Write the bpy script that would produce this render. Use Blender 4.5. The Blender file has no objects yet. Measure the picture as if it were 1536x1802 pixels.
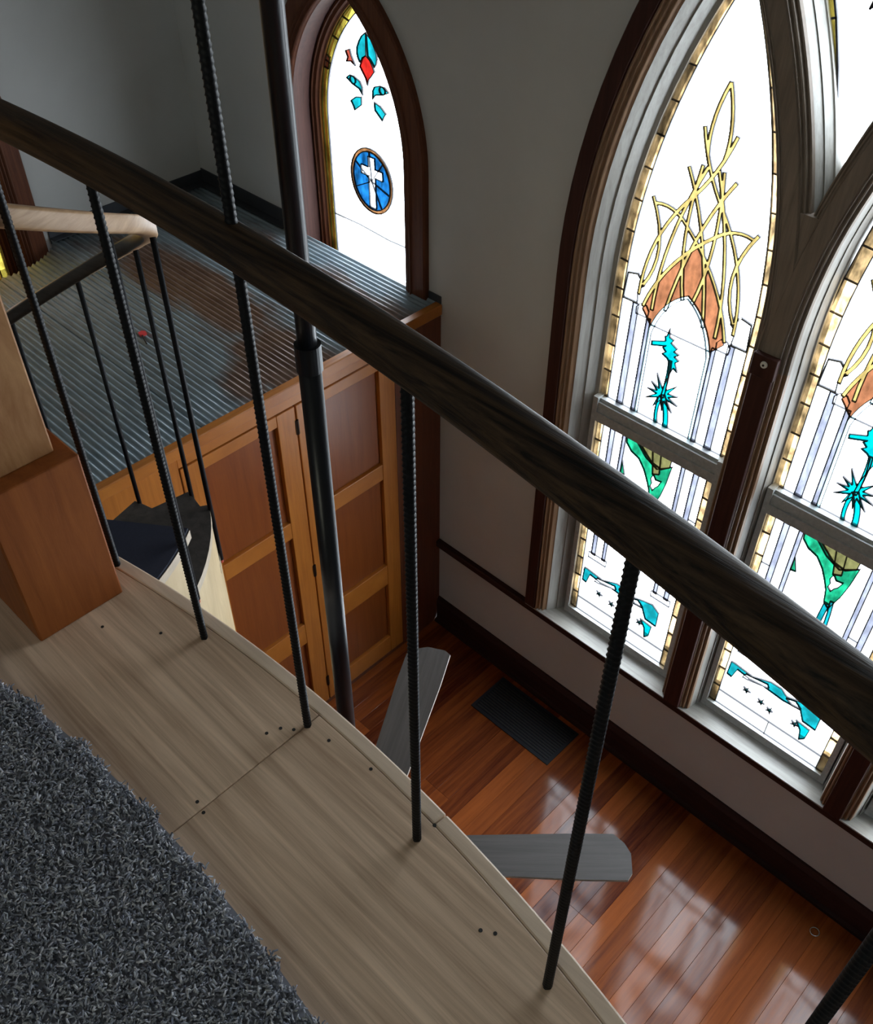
import bpy, math, random
import numpy as np
from mathutils import Vector, Matrix
from mathutils.geometry import delaunay_2d_cdt
random.seed(7); rng = np.random.default_rng(7)
S = bpy.context.scene; C = S.collection
PI = math.pi; R = math.radians

# ------------------------------------------------------------------ camera
ZC = 4.36; LOFT = 2.81
def cam_axes(p, y, r):
    h = Vector((-math.sin(y), math.cos(y), 0))
    f = h*math.cos(p) + Vector((0, 0, -math.sin(p)))
    rt = Vector((math.cos(y), math.sin(y), 0)); up = rt.cross(f)
    return rt*math.cos(r)+up*math.sin(r), -rt*math.sin(r)+up*math.cos(r), f
rt, up, fw = cam_axes(R(43.2), R(44.2), R(0.2))
cd = bpy.data.cameras.new('camera'); cam = bpy.data.objects.new('camera', cd); C.objects.link(cam)
cd.sensor_fit = 'HORIZONTAL'; cd.sensor_width = 36; cd.lens = 36*1717/1536; cd.clip_start = 0.02
m = Matrix((rt, up, -fw)).transposed().to_4x4(); m.translation = (0, 0, ZC); cam.matrix_world = m
S.camera = cam
# ------------------------------------------------------------------ light and exposure
w = bpy.data.worlds.new('world'); S.world = w; w.use_nodes = True
bg = w.node_tree.nodes['Background']; bg.inputs[0].default_value = (0.86, 0.95, 1.06, 1); bg.inputs[1].default_value = 12.5
S.view_settings.view_transform = 'Standard'; S.view_settings.look = 'None'
S.view_settings.exposure = 0.0; S.view_settings.gamma = 1.0; S.view_settings.use_curve_mapping = False
S.cycles.use_denoising = True; S.cycles.max_bounces = 10; S.cycles.transparent_max_bounces = 16
S.cycles.caustics_reflective = False; S.cycles.caustics_refractive = False
S.cycles.sample_clamp_indirect = 8
def portal(loc, rot, sx, sy):
    l = bpy.data.lights.new('sky_portal', 'AREA'); l.shape = 'RECTANGLE'; l.size = sx; l.size_y = sy
    l.cycles.is_portal = True
    o = bpy.data.objects.new('sky_portal', l); C.objects.link(o); o.location = loc; o.rotation_euler = rot
portal((-0.685, 2.93, 2.62), (R(-90), 0, 0), 2.45, 4.0)
portal((-3.156, 2.93, 2.6), (R(-90), 0, 0), 0.72, 1.4)
portal((-4.59, 1.29, 2.6), (R(-90), 0, R(90)), 0.72, 1.4)
portal((0.6, -4.2, 4.55), (R(-90), 0, R(180)), 1.8, 1.5)

# ------------------------------------------------------------------ materials
def lin(c): return tuple(((v/255)/12.92 if v/255 <= .04045 else ((v/255+.055)/1.055)**2.4) for v in c)
def newmat(name):
    m = bpy.data.materials.new(name); m.use_nodes = True
    nt = m.node_tree; return m, nt, nt.nodes, nt.links, nt.nodes['Principled BSDF']
def noise(nt, scale=5, vec=None, mp=(1, 1, 1), detail=4, rough=.6, coord='Object', dist=0):
    tc = nt.nodes.new('ShaderNodeTexCoord'); mpn = nt.nodes.new('ShaderNodeMapping')
    mpn.inputs['Scale'].default_value = mp; nt.links.new(tc.outputs[coord], mpn.inputs[0])
    n = nt.nodes.new('ShaderNodeTexNoise'); n.inputs['Scale'].default_value = scale
    n.inputs['Detail'].default_value = detail; n.inputs['Roughness'].default_value = rough
    n.inputs['Distortion'].default_value = dist
    nt.links.new(mpn.outputs[0], n.inputs['Vector']); return n
def ramp(nt, src, stops):
    r = nt.nodes.new('ShaderNodeValToRGB'); e = r.color_ramp.elements
    while len(e) < len(stops): e.new(.5)
    for i, (p, c) in enumerate(stops): e[i].position = p; e[i].color = (*c, 1)
    nt.links.new(src, r.inputs[0]); return r
def bump(nt, src, b, strength=.2, dist=.002):
    bn = nt.nodes.new('ShaderNodeBump'); bn.inputs['Strength'].default_value = strength; bn.inputs['Distance'].default_value = dist
    nt.links.new(src, bn.inputs['Height']); nt.links.new(bn.outputs[0], b.inputs['Normal'])
def plain(name, col, rough=.6, metal=0, var=.12, scale=8, bmp=0, spec=.5):
    m, nt, N, L, b = newmat(name)
    n = noise(nt, scale); c = np.array(col)
    r = ramp(nt, n.outputs['Fac'], [(.3, tuple(c*(1-var))), (.7, tuple(np.minimum(c*(1+var), 1)))])
    L.new(r.outputs[0], b.inputs['Base Color']); b.inputs['Roughness'].default_value = rough; b.inputs['Metallic'].default_value = metal
    b.inputs['Specular IOR Level'].default_value = spec
    if bmp: bump(nt, noise(nt, scale*12).outputs['Fac'], b, bmp)
    return m
def wood(name, dark, light, mp=(1.5, 30, 30), rough=.45, bmp=.15, spread=.2, objrand=0, scale=1.0, coat=0, spec=.5):
    m, nt, N, L, b = newmat(name)
    n = noise(nt, 2.2*scale, mp=mp, detail=6, rough=.65, dist=.4)
    src = n.outputs['Fac']
    if objrand:
        oi = N.new('ShaderNodeObjectInfo'); mx = N.new('ShaderNodeMath'); mx.operation = 'MULTIPLY_ADD'
        L.new(oi.outputs['Random'], mx.inputs[0]); mx.inputs[1].default_value = objrand; mx.inputs[2].default_value = -objrand/2
        ad = N.new('ShaderNodeMath'); ad.operation = 'ADD'; L.new(mx.outputs[0], ad.inputs[0]); L.new(src, ad.inputs[1]); src = ad.outputs[0]
        mp_ = n.inputs['Vector'].links[0].from_node; cb = N.new('ShaderNodeCombineXYZ'); ml = N.new('ShaderNodeMath'); ml.operation = 'MULTIPLY'
        L.new(oi.outputs['Random'], ml.inputs[0]); ml.inputs[1].default_value = 40
        for k in range(3): L.new(ml.outputs[0], cb.inputs[k])
        L.new(cb.outputs[0], mp_.inputs['Location'])
    r = ramp(nt, src, [(.5-spread, dark), (.5, tuple((np.array(dark)+np.array(light))/2)), (.5+spread, light)])
    L.new(r.outputs[0], b.inputs['Base Color']); b.inputs['Roughness'].default_value = rough
    b.inputs['Specular IOR Level'].default_value = spec
    if coat: b.inputs['Coat Weight'].default_value = coat; b.inputs['Coat Roughness'].default_value = .10
    bump(nt, n.outputs['Fac'], b, bmp, .003)
    return m
def glass(name, col, mottle=0, scale=25, vary=0):
    m, nt, N, L, b = newmat(name); N.remove(b)
    c = np.sqrt(np.array(col))
    t = N.new('ShaderNodeBsdfTransparent'); g = N.new('ShaderNodeBsdfGlossy'); g.inputs['Roughness'].default_value = .12
    mx = N.new('ShaderNodeMixShader'); mx.inputs[0].default_value = .03
    if mottle:
        n = noise(nt, scale, detail=3, mp=(1, 1, .5))
        r = ramp(nt, n.outputs['Fac'], [(.35, tuple(c*(1-mottle))), (.62, tuple(np.minimum(c*(1+mottle), 1)))])
        if vary:
            oi = N.new('ShaderNodeObjectInfo'); mr = N.new('ShaderNodeMapRange'); mr.inputs[3].default_value = 1-vary; mr.inputs[4].default_value = 1+vary
            L.new(oi.outputs['Random'], mr.inputs[0]); vm = N.new('ShaderNodeVectorMath'); vm.operation = 'SCALE'
            L.new(r.outputs[0], vm.inputs[0]); L.new(mr.outputs[0], vm.inputs['Scale']); L.new(vm.outputs[0], t.inputs[0])
        else: L.new(r.outputs[0], t.inputs[0])
    else: t.inputs[0].default_value = (*c, 1)
    L.new(t.outputs[0], mx.inputs[1]); L.new(g.outputs[0], mx.inputs[2]); L.new(mx.outputs[0], N['Material Output'].inputs[0])
    return m
M = {}
M['wall'] = plain('wall_paint', (.51, .51, .495), .9, var=.04, scale=3, bmp=.06)
M['ceil'] = plain('ceiling_paint', (.5, .5, .48), .9, var=.03)
M['casing'] = wood('dark_casing_wood', (.030, .010, .008), (.062, .022, .016), (30, 30, 1.5), .6, spec=.2)
M['casing2'] = wood('brown_casing_wood', (.07, .022, .010), (.15, .050, .022), (30, 30, 1.5), .55, spec=.25)
M['bead'] = wood('moulding_wood', (.16, .09, .05), (.30, .18, .10), (30, 30, 2), .4)
M['jamb'] = wood('hazed_jamb_wood', (.26, .25, .22), (.40, .39, .36), (25, 25, 2), .5)  # grey-tan base has the window's glare haze mixed into it
M['tracery'] = wood('brown_grey_tracery', (.15, .115, .085), (.25, .20, .155), (25, 25, 2), .55)
M['sash'] = wood('hazed_sash_grey', (.30, .32, .32), (.45, .47, .46), (25, 25, 25), .5)  # pale grey stands in for glare haze over brown-stained sash wood
M['sill'] = wood('pale_sill', (.27, .26, .235), (.42, .41, .37), (2, 25, 25), .4)
M['trim'] = wood('dark_trim_wood', (.018, .006, .006), (.045, .014, .011), (2, 30, 30), .55, spec=.25)
M['lead'] = plain('lead', (.035, .035, .04), .5, .6)
M['planks'] = wood('floorboard', (.075, .010, .003), (.38, .098, .018), (22, 1.2, 22), .6, .04, .40, objrand=.72, coat=.55, spec=.1)
M['floorbase'] = plain('subfloor', (.07, .02, .006), .8)
M['border'] = wood('pale_loft_board', (.30, .185, .110), (.80, .60, .43), (.6, 16, 16), .45, .08, .22, objrand=.1, scale=1.3)
M['nosing'] = wood('pale_nosing', (.58, .44, .32), (.80, .64, .49), (1.0, 26, 26), .45, .08, .25)
M['slab'] = plain('loft_underside', (.30, .28, .25), .9)
M['rail'] = wood('dark_oak_rail', (.005, .0035, .003), (.062, .036, .018), (1.8, 60, 60), .5, .4, .13, spec=.22)
M['iron'] = plain('black_iron', (.004, .005, .007), .5, 0, scale=40, bmp=.1, spec=.22)
M['rod'] = plain('fan_rod_metal', (.006, .007, .010), .32, 0, spec=.35)
M['blade'] = wood('grey_fan_blade', (.050, .044, .041), (.085, .075, .071), (1.5, 30, 30), .5, .1)
M['bladeedge'] = plain('blade_edge', (.55, .47, .40), .5)
M['doorframe'] = wood('orange_fir', (.35, .108, .015), (.54, .195, .032), (25, 2, 2), .36, .08, .25)
M['doorstile'] = wood('orange_fir_upright', (.35, .108, .015), (.54, .195, .032), (25, 25, 1.5), .36, .08, .25)
M['doorpanel'] = wood('red_brown_panel', (.18, .043, .009), (.29, .080, .017), (18, 18, 1.2), .33, .06, .3)
M['closetside'] = wood('dark_red_brown', (.10, .028, .012), (.17, .05, .02), (20, 20, 1.2), .45)
M['hinge'] = plain('dark_hinge', (.03, .02, .015), .4, .6)
M['post'] = wood('brown_post', (.17, .044, .010), (.36, .115, .028), (14, 14, 1.3), .55, .2, .3, spec=.25)
M['post2'] = wood('tan_post', (.22, .085, .028), (.50, .28, .13), (7, 7, 2.2), .55, .2, .22, spec=.25)
M['tread'] = wood('dark_tread', (.022, .019, .018), (.065, .056, .05), (20, 20, 20), .5)
M['treadpad'] = plain('navy_tread_pad', (.012, .016, .035), .9, scale=150, bmp=.3)
M['treadedge'] = wood('pale_tread_edge', (.38, .30, .21), (.52, .43, .32), (8, 8, 20), .5)
M['cream'] = wood('cream_plywood', (.43, .31, .155), (.60, .46, .26), (6, 6, 1.5), .5, .05)
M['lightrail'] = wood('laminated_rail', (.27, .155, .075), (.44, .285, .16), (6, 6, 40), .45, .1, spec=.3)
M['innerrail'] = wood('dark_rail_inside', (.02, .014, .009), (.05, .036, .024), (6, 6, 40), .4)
M['redtip'] = plain('red_cap', (.5, .06, .03), .5)
M['red'] = plain('red_plastic', (.75, .06, .06), .4)
M['black'] = plain('black_plastic', (.02, .02, .02), .5)
M['vent'] = plain('vent_metal', (.012, .016, .024), .55, .3)
M['white'] = plain('white_plastic', (.75, .73, .68), .4)
M['ringm'] = plain('bright_metal', (.7, .68, .62), .25, 1)
M['carpet'] = plain('carpet_base', (.25, .26, .30), 1, scale=60)
# corrugated metal with rust patches
m, nt, N, L, b = newmat('galvanised_corrugated'); M['corr'] = m
n1 = noise(nt, 2.6, mp=(.6, 1.6, 1), detail=6, rough=.62, coord='Object'); n2 = noise(nt, 22, mp=(.35, 1, 1), detail=4)
def spot(cx, cy, sx_, sy_):      # one rust patch on the sheets
    tc = N.new('ShaderNodeTexCoord'); mp_ = N.new('ShaderNodeMapping'); mp_.vector_type = 'POINT'
    mp_.inputs['Location'].default_value = (-cx/sx_, -cy/sy_, 0); mp_.inputs['Scale'].default_value = (1/sx_, 1/sy_, 0)
    ln = N.new('ShaderNodeVectorMath'); ln.operation = 'LENGTH'; L.new(tc.outputs['Object'], mp_.inputs[0]); L.new(mp_.outputs[0], ln.inputs[0])
    mr = N.new('ShaderNodeMapRange'); mr.inputs[1].default_value = 1.35; mr.inputs[2].default_value = .3; mr.inputs[3].default_value = 0; mr.inputs[4].default_value = .34
    L.new(ln.outputs['Value'], mr.inputs[0]); return mr.outputs[0]
acc = n1.outputs['Fac']
for q in ((-3.15, 2.02, .75, .20), (-3.65, 2.02, .5, .16), (-3.0, 2.48, .9, .12), (-2.75, 1.85, .2, .25)):
    ad = N.new('ShaderNodeMath'); ad.operation = 'ADD'; L.new(acc, ad.inputs[0]); L.new(spot(*q), ad.inputs[1]); acc = ad.outputs[0]
zn = ramp(nt, n2.outputs['Fac'], [(.3, (.19, .25, .29)), (.7, (.32, .39, .43))])
rs = ramp(nt, n2.outputs['Fac'], [(.3, (.13, .072, .050)), (.7, (.25, .165, .125))])
mk = ramp(nt, acc, [(.62, (0, 0, 0)), (.80, (1, 1, 1))])
mx = N.new('ShaderNodeMix'); mx.data_type = 'RGBA'
L.new(mk.outputs[0], mx.inputs[0]); L.new(zn.outputs[0], mx.inputs[6]); L.new(rs.outputs[0], mx.inputs[7]); L.new(mx.outputs[2], b.inputs['Base Color'])
b.inputs['Metallic'].default_value = .12; b.inputs['Roughness'].default_value = .42
# carpet yarn, colour per tuft
m, nt, N, L, b = newmat('carpet_yarn'); M['yarn'] = m
at = N.new('ShaderNodeAttribute'); at.attribute_name = 'tuft'
r = ramp(nt, at.outputs['Fac'], [(.0, (.13, .145, .19)), (.45, (.43, .46, .53)), (1, (.82, .83, .89))])
L.new(r.outputs[0], b.inputs['Base Color']); b.inputs['Roughness'].default_value = .95; b.inputs['Specular IOR Level'].default_value = .1
# stained glass colours
G = {k: glass('glass_'+k, c, mo, 25, .45 if k == 'amber' else 0) for k, c, mo in [
    ('white', (.95, .95, .93), 0), ('cream', (.55, .50, .36), .15), ('amber', (.15, .098, .045), .5), ('yellow', (.13, .10, .015), .3),
    ('gold', (.115, .082, .026), .2), ('brown', (.072, .027, .012), .2), ('lav', (.070, .072, .088), .15), ('pale', (.34, .48, .50), .1),
    ('cyan', (.0, .085, .09), .12), ('teal', (.001, .055, .060), .2), ('red', (.085, .003, .002), .2), ('brick', (.06, .010, .006), .15), ('blue', (.0015, .021, .058), .4),
    ('green', (.002, .060, .028), .3), ('olive', (.03, .028, .010), .2), ('ring', (.05, .022, .008), .3), ('honey', (.075, .036, .004), .3)]}

# ------------------------------------------------------------------ mesh helpers
def obj(name, verts, faces, mat, parent=None, smooth=False, loc=None):
    me = bpy.data.meshes.new(name); me.from_pydata([tuple(v) for v in verts], [], faces)
    mats = mat if isinstance(mat, list) else [mat]
    for mm in mats: me.materials.append(mm)
    if smooth: me.polygons.foreach_set('use_smooth', [True]*len(me.polygons))
    me.update()
    o = bpy.data.objects.new(name, me); C.objects.link(o)
    if parent: o.parent = parent
    if loc: o.location = loc
    return o
def bevel(o, wd, seg=2):
    md = o.modifiers.new('bevel', 'BEVEL'); md.width = wd; md.segments = seg; md.limit_method = 'ANGLE'; md.angle_limit = R(40); return o
class MB:
    def __init__(s): s.v = []; s.f = []
    def add(s, v, f): k = len(s.v); s.v += [tuple(p) for p in v]; s.f += [tuple(i+k for i in q) for q in f]; return s
    def box(s, x0, x1, y0, y1, z0, z1):
        return s.add([(x0,y0,z0),(x1,y0,z0),(x1,y1,z0),(x0,y1,z0),(x0,y0,z1),(x1,y0,z1),(x1,y1,z1),(x0,y1,z1)],
                     [(0,3,2,1),(4,5,6,7),(0,1,5,4),(1,2,6,5),(2,3,7,6),(3,0,4,7)])
    def cyl(s, p, q, r, n=12, r2=None):
        p = Vector(p); q = Vector(q); d = (q-p).normalized(); a = d.orthogonal().normalized(); bb = d.cross(a); r2 = r if r2 is None else r2
        vs = [p+(a*math.cos(2*PI*i/n)+bb*math.sin(2*PI*i/n))*r for i in range(n)]+[q+(a*math.cos(2*PI*i/n)+bb*math.sin(2*PI*i/n))*r2 for i in range(n)]
        return s.add(vs, [(i, (i+1) % n, n+(i+1) % n, n+i) for i in range(n)]+[tuple(range(n))[::-1], tuple(range(n, 2*n))])
    def prism(s, poly, z0, z1):
        n = len(poly)
        return s.add([(x, y, z0) for x, y in poly]+[(x, y, z1) for x, y in poly],
                     [tuple(range(n))[::-1], tuple(range(n, 2*n))]+[(i, (i+1) % n, n+(i+1) % n, n+i) for i in range(n)])
    def grid(s, rows, closed_u=False):
        k = len(s.v); nu = len(rows[0])
        for r_ in rows: s.v += [tuple(p) for p in r_]
        for i in range(len(rows)-1):
            for j in range(nu-(0 if closed_u else 1)):
                a = k+i*nu+j; b_ = k+i*nu+(j+1) % nu; s.f.append((a, b_, b_+nu, a+nu))
        return s
    def build(s, name, mat, parent=None, smooth=False, loc=None): return obj(name, s.v, s.f, mat, parent, smooth, loc)
def empty(name, loc=(0, 0, 0), rz=0):
    o = bpy.data.objects.new(name, None); C.objects.link(o); o.location = loc; o.rotation_euler = (0, 0, rz); o.empty_display_size = .1; return o
def tag(o, label=None, cat=None, group=None, kind=None):
    if label: o['label'] = label
    if cat: o['category'] = cat
    if group: o['group'] = group
    if kind: o['kind'] = kind
    return o
def copy(o, parent, loc=None):
    c = o.copy(); C.objects.link(c); c.parent = parent
    if loc is not None: c.location = loc
    return c

# ------------------------------------------------------------------ arch outlines
class Arch:
    def __init__(s, c, a, r, zs, zb): s.c, s.a, s.r, s.zs, s.zb = c, a, r, zs, zb
    def pts(s, o=0, n=22, zb=None):
        zb = s.zb if zb is None else zb
        rr = s.r+o; k = (s.r-s.a)/rr; th = math.acos(min(1, k))
        L_ = [(s.c-s.a-o, zb), (s.c-s.a-o, (zb+s.zs)/2), (s.c-s.a-o, s.zs)]
        L_ += [(s.c-s.a+s.r-rr*math.cos(th*i/n), s.zs+rr*math.sin(th*i/n)) for i in range(1, n)]
        A_ = [(s.c, s.zs+rr*math.sin(th))]
        return L_+A_+[(2*s.c-x, z) for x, z in reversed(L_)]
def arch_frame(arch, prof, zb=None):
    mb = MB(); rows = [[(x, y, z) for x, z in arch.pts(o, zb=zb)] for o, y in prof]
    return mb.grid(rows)
def sub(prof, a, b): return prof[a:b+1]

BIG = Arch(-.685, 1.20, 2.40, 2.50, .655)
SML = Arch(0, .355, .71, 2.65, 1.90)           # local: centred on its own root
CX1, CY3 = -3.156, 1.29
XL, XR, YB, YW, ZT = -4.36, 3.4, -4.0, 2.70, 6.2

def wall_with_holes(name, u0, u1, z0, z1, holes, to3, thick, mat):
    vs = [(u0, z0), (u1, z0), (u1, z1), (u0, z1)]; ed = [(0, 1), (1, 2), (2, 3), (3, 0)]
    for h in holes:
        k = len(vs); vs += h; ed += [(k+i, k+(i+1) % len(h)) for i in range(len(h))]
    V, E_, F_, *_ = delaunay_2d_cdt([Vector(v) for v in vs], ed, [], 1, 1e-6)
    def inside(p, poly):
        c = False; j = len(poly)-1
        for i in range(len(poly)):
            if (poly[i][1] > p[1]) != (poly[j][1] > p[1]) and p[0] < (poly[j][0]-poly[i][0])*(p[1]-poly[i][1])/(poly[j][1]-poly[i][1])+poly[i][0]: c = not c
            j = i
        return c
    keep = []
    for f in F_:
        cx = sum(V[i].x for i in f)/3; cz = sum(V[i].y for i in f)/3
        if not any(inside((cx, cz), h) for h in holes): keep.append(tuple(f))
    n = len(V); cnt = {}
    for f in keep:
        for i in range(3): cnt.setdefault(frozenset((f[i], f[(i+1) % 3])), []).append((f[i], f[(i+1) % 3]))
    verts = [to3(v.x, v.y, 0) for v in V]+[to3(v.x, v.y, thick) for v in V]
    faces = keep+[tuple(i+n for i in f[::-1]) for f in keep]
    for k, v in cnt.items():
        if len(v) == 1: a, b_ = v[0]; faces.append((a, a+n, b_+n, b_))
    return tag(obj(name, verts, faces, mat), kind='structure')

# ------------------------------------------------------------------ room shell
wall_with_holes('wall_front', XL, XR, 0, ZT, [BIG.pts(.012, zb=.63), [(x+CX1, z) for x, z in SML.pts(.012)]], lambda u, z, t: (u, YW+t, z), .25, M['wall'])
wall_with_holes('wall_left', YB, YW+.25, 0, ZT, [[(x+CY3, z) for x, z in SML.pts(.012)]], lambda u, z, t: (XL-t, u, z), .25, M['wall'])
tag(MB().box(XR, XR+.2, YB, YW+.25, 0, ZT).build('wall_right', M['wall']), kind='structure')
wall_with_holes('wall_back', XL, XR, 0, ZT, [[(-.2, 3.9), (1.4, 3.9), (1.4, 5.2), (-.2, 5.2)]], lambda u, z, t: (u, YB-t, z), .2, M['wall'])  # opening for the added fill window
tag(MB().box(XL-.25, XR+.2, YB-.2, YW+.25, ZT, ZT+.1).build('ceiling', M['ceil']), kind='structure')
fl = tag(MB().box(XL, XR, YB, YW, -.06, -.022).build('floor', M['floorbase']), kind='structure')
# floorboards run towards the window wall; the far corners nobody sees keep plain long boards
PWD = .082; meshes = {}
def plank(x, y0, y1):
    key = round(y1-y0, 2)
    if key not in meshes:
        o = MB().box(-PWD/2+.0003, PWD/2-.0003, 0, y1-y0-.0006, -.022, 0).build('floorboard', M['planks'], fl); bevel(o, .0007, 1); meshes[key] = o; o.location = (x, y0, 0)
    else: copy(meshes[key], fl, (x, y0, 0)); 
x = XL+.04; i = 0
while x < 2.0:
    if x > -2.75:
        cuts = [2.68]; y = 2.68-random.choice([.8, 1.2, 1.7, 2.2])
        while y > .1: cuts.append(round(y, 1)-.02); y -= random.choice([1.4, 1.8, 2.2])
        cuts.append(-.62)
        for k in range(len(cuts)-1): plank(x, cuts[k+1], cuts[k])
    x += PWD
# window-wall trim
t1 = MB(); rows = []
pf = [(2.70, .585), (2.685, .588), (2.683, .60), (2.672, .606), (2.670, .638), (2.675, .645), (2.70, .645)]
rows = [[(xx, y, z) for y, z in pf] for xx in (-2.5995, XR)]
tag(t1.grid(rows).build('trim_1', M['trim']), 'dark brown moulded rail running under the large window', kind='structure')
pf = [(2.70, .185), (2.69, .183), (2.682, .17), (2.678, .155), (2.678, .0), (2.67, .0)]
pf = [(2.70, .185), (2.69, .183), (2.682, .165), (2.677, .15), (2.677, .022), (2.660, .016), (2.657, 0)]
tag(MB().grid([[(xx, y, z) for y, z in pf] for xx in (-2.5995, XR)]).build('baseboard_front', M['trim']), 'dark brown baseboard along the window wall', kind='structure')
tag(MB().box(XL, XL+.02, YB, .95, 0, .18).build('baseboard_left', M['trim']), kind='structure')

# ------------------------------------------------------------------ stained glass: planar subdivision into panes
def inside(p, poly):
    c = False; j = len(poly)-1
    for i in range(len(poly)):
        if (poly[i][1] > p[1]) != (poly[j][1] > p[1]) and p[0] < (poly[j][0]-poly[i][0])*(p[1]-poly[i][1])/(poly[j][1]-poly[i][1])+poly[i][0]: c = not c
        j = i
    return c
def stain(outline, shapes, lines, parent, y, th=.004, came=.0022, default='white', merge=('gold',)):
    """outline polygon, shapes [(colour, polygon)], lines [polyline]; makes one pane object per region and the leading"""
    vs = []; ed = []
    def poly(p, closed):
        k = len(vs); vs.extend(Vector(q) for q in p); n = len(p)
        ed.extend((k+i, k+(i+1) % n) for i in range(n if closed else n-1))
    poly(outline, True)
    for c_, p in shapes: poly(p, True)
    for p in lines: poly(p, False)
    V, E_, F_, ov, oe, of = delaunay_2d_cdt(vs, ed, [], 0, 2e-4)
    cons = {frozenset(e) for e, o in zip(E_, oe) if len(o)}
    tri = []
    for f in F_:
        cx = sum(V[i].x for i in f)/len(f); cz = sum(V[i].y for i in f)/len(f)
        if not inside((cx, cz), outline): tri.append(None); continue
        col = default
        for c_, p in shapes:
            if inside((cx, cz), p): col = c_
        tri.append(col)
    e2 = {}
    for k, f in enumerate(F_):
        if tri[k] is None: continue
        for i in range(len(f)): e2.setdefault(frozenset((f[i], f[(i+1) % len(f)])), []).append(k)
    nb = {k: [] for k in range(len(F_))}
    for e, ks in e2.items():
        if len(ks) == 2:
            same = tri[ks[0]] == tri[ks[1]]
            if (e not in cons and same) or (same and tri[ks[0]] in merge): nb[ks[0]].append(ks[1]); nb[ks[1]].append(ks[0])
    reg = {}; nr = 0
    for k in range(len(F_)):
        if tri[k] is None or k in reg: continue
        st = [k]; reg[k] = nr
        while st:
            q = st.pop()
            for j in nb[q]:
                if j not in reg: reg[j] = nr; st.append(j)
        nr += 1
    groups = {}
    for k, g in reg.items(): groups.setdefault(g, []).append(k)
    for g, ks in groups.items():
        ids = {}; fs = []; bd = {}
        area = 0
        for k in ks:
            f = F_[k]; a, b_, c_ = (V[i] for i in f[:3]); area += abs((b_-a).cross(c_-a))/2
            fs.append(tuple(ids.setdefault(i, len(ids)) for i in f))
            for i in range(len(f)): bd.setdefault(frozenset((f[i], f[(i+1) % len(f)])), []).append((f[i], f[(i+1) % len(f)]))
        if area < 1.2e-5: continue
        pv = [None]*len(ids)
        for i, j in ids.items(): pv[j] = V[i]
        n = len(pv)
        verts = [(v.x, y, v.y) for v in pv]+[(v.x, y+th, v.y) for v in pv]
        faces = fs+[tuple(i+n for i in q[::-1]) for q in fs]
        for e, l in bd.items():
            if len(l) == 1: a, b_ = ids[l[0][0]], ids[l[0][1]]; faces.append((a, a+n, b_+n, b_))
        obj('pane', verts, faces, G[tri[ks[0]]], parent)
    mb = MB()
    for e, ks in e2.items():
        if len(ks) == 1 or reg[ks[0]] != reg[ks[1]]:
            i, j = tuple(e); a, b_ = V[i], V[j]; d = b_-a
            if d.length < 1e-5: continue
            cols = {tri[k] for k in ks}; hw = came*(.7 if cols <= {'white', 'gold', 'pale', 'brown', 'cream'} else 1.0)
            nrm = Vector((-d.y, d.x)).normalized()*hw; ex = d.normalized()*hw*.5
            a = a-ex; b_ = b_+ex
            q = [a+nrm, b_+nrm, b_-nrm, a-nrm]
            mb.add([(v.x, y-.002, v.y) for v in q]+[(v.x, y+th+.002, v.y) for v in q], [(0, 1, 2, 3), (0, 4, 5, 1), (2, 6, 7, 3), (7, 6, 5, 4)])
    mb.build('lead_came', M['lead'], parent)
def strip(pts, wd):
    L_ = []; R_ = []
    for i, p in enumerate(pts):
        a = pts[max(i-1, 0)]; b_ = pts[min(i+1, len(pts)-1)]; d = Vector((b_[0]-a[0], b_[1]-a[1])).normalized()
        L_.append((p[0]-d.y*wd/2, p[1]+d.x*wd/2)); R_.append((p[0]+d.y*wd/2, p[1]-d.x*wd/2))
    return L_+R_[::-1]
def bez(p0, p1, p2, n=10): return [((1-t)**2*p0[0]+2*t*(1-t)*p1[0]+t*t*p2[0], (1-t)**2*p0[1]+2*t*(1-t)*p1[1]+t*t*p2[1]) for t in [i/n for i in range(n+1)]]
def ell(cx, cz, rx, rz, n=28, a0=0, a1=2*PI): return [(cx+rx*math.cos(a0+(a1-a0)*i/n), cz+rz*math.sin(a0+(a1-a0)*i/n)) for i in range(n+(0 if abs(a1-a0-2*PI) < 1e-6 else 1))]
def star(cx, cz, n, ro, ri, rot=0, squash=1):
    p = []
    rr = random.Random(int(cz*1000))
    for i in range(n*2):
        a = rot+PI*i/n; r_ = (ro*(.8+.4*rr.random()) if i % 2 == 0 else ri)
        p.append((cx+r_*math.cos(a), cz+squash*r_*math.sin(a)))
    return p

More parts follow.
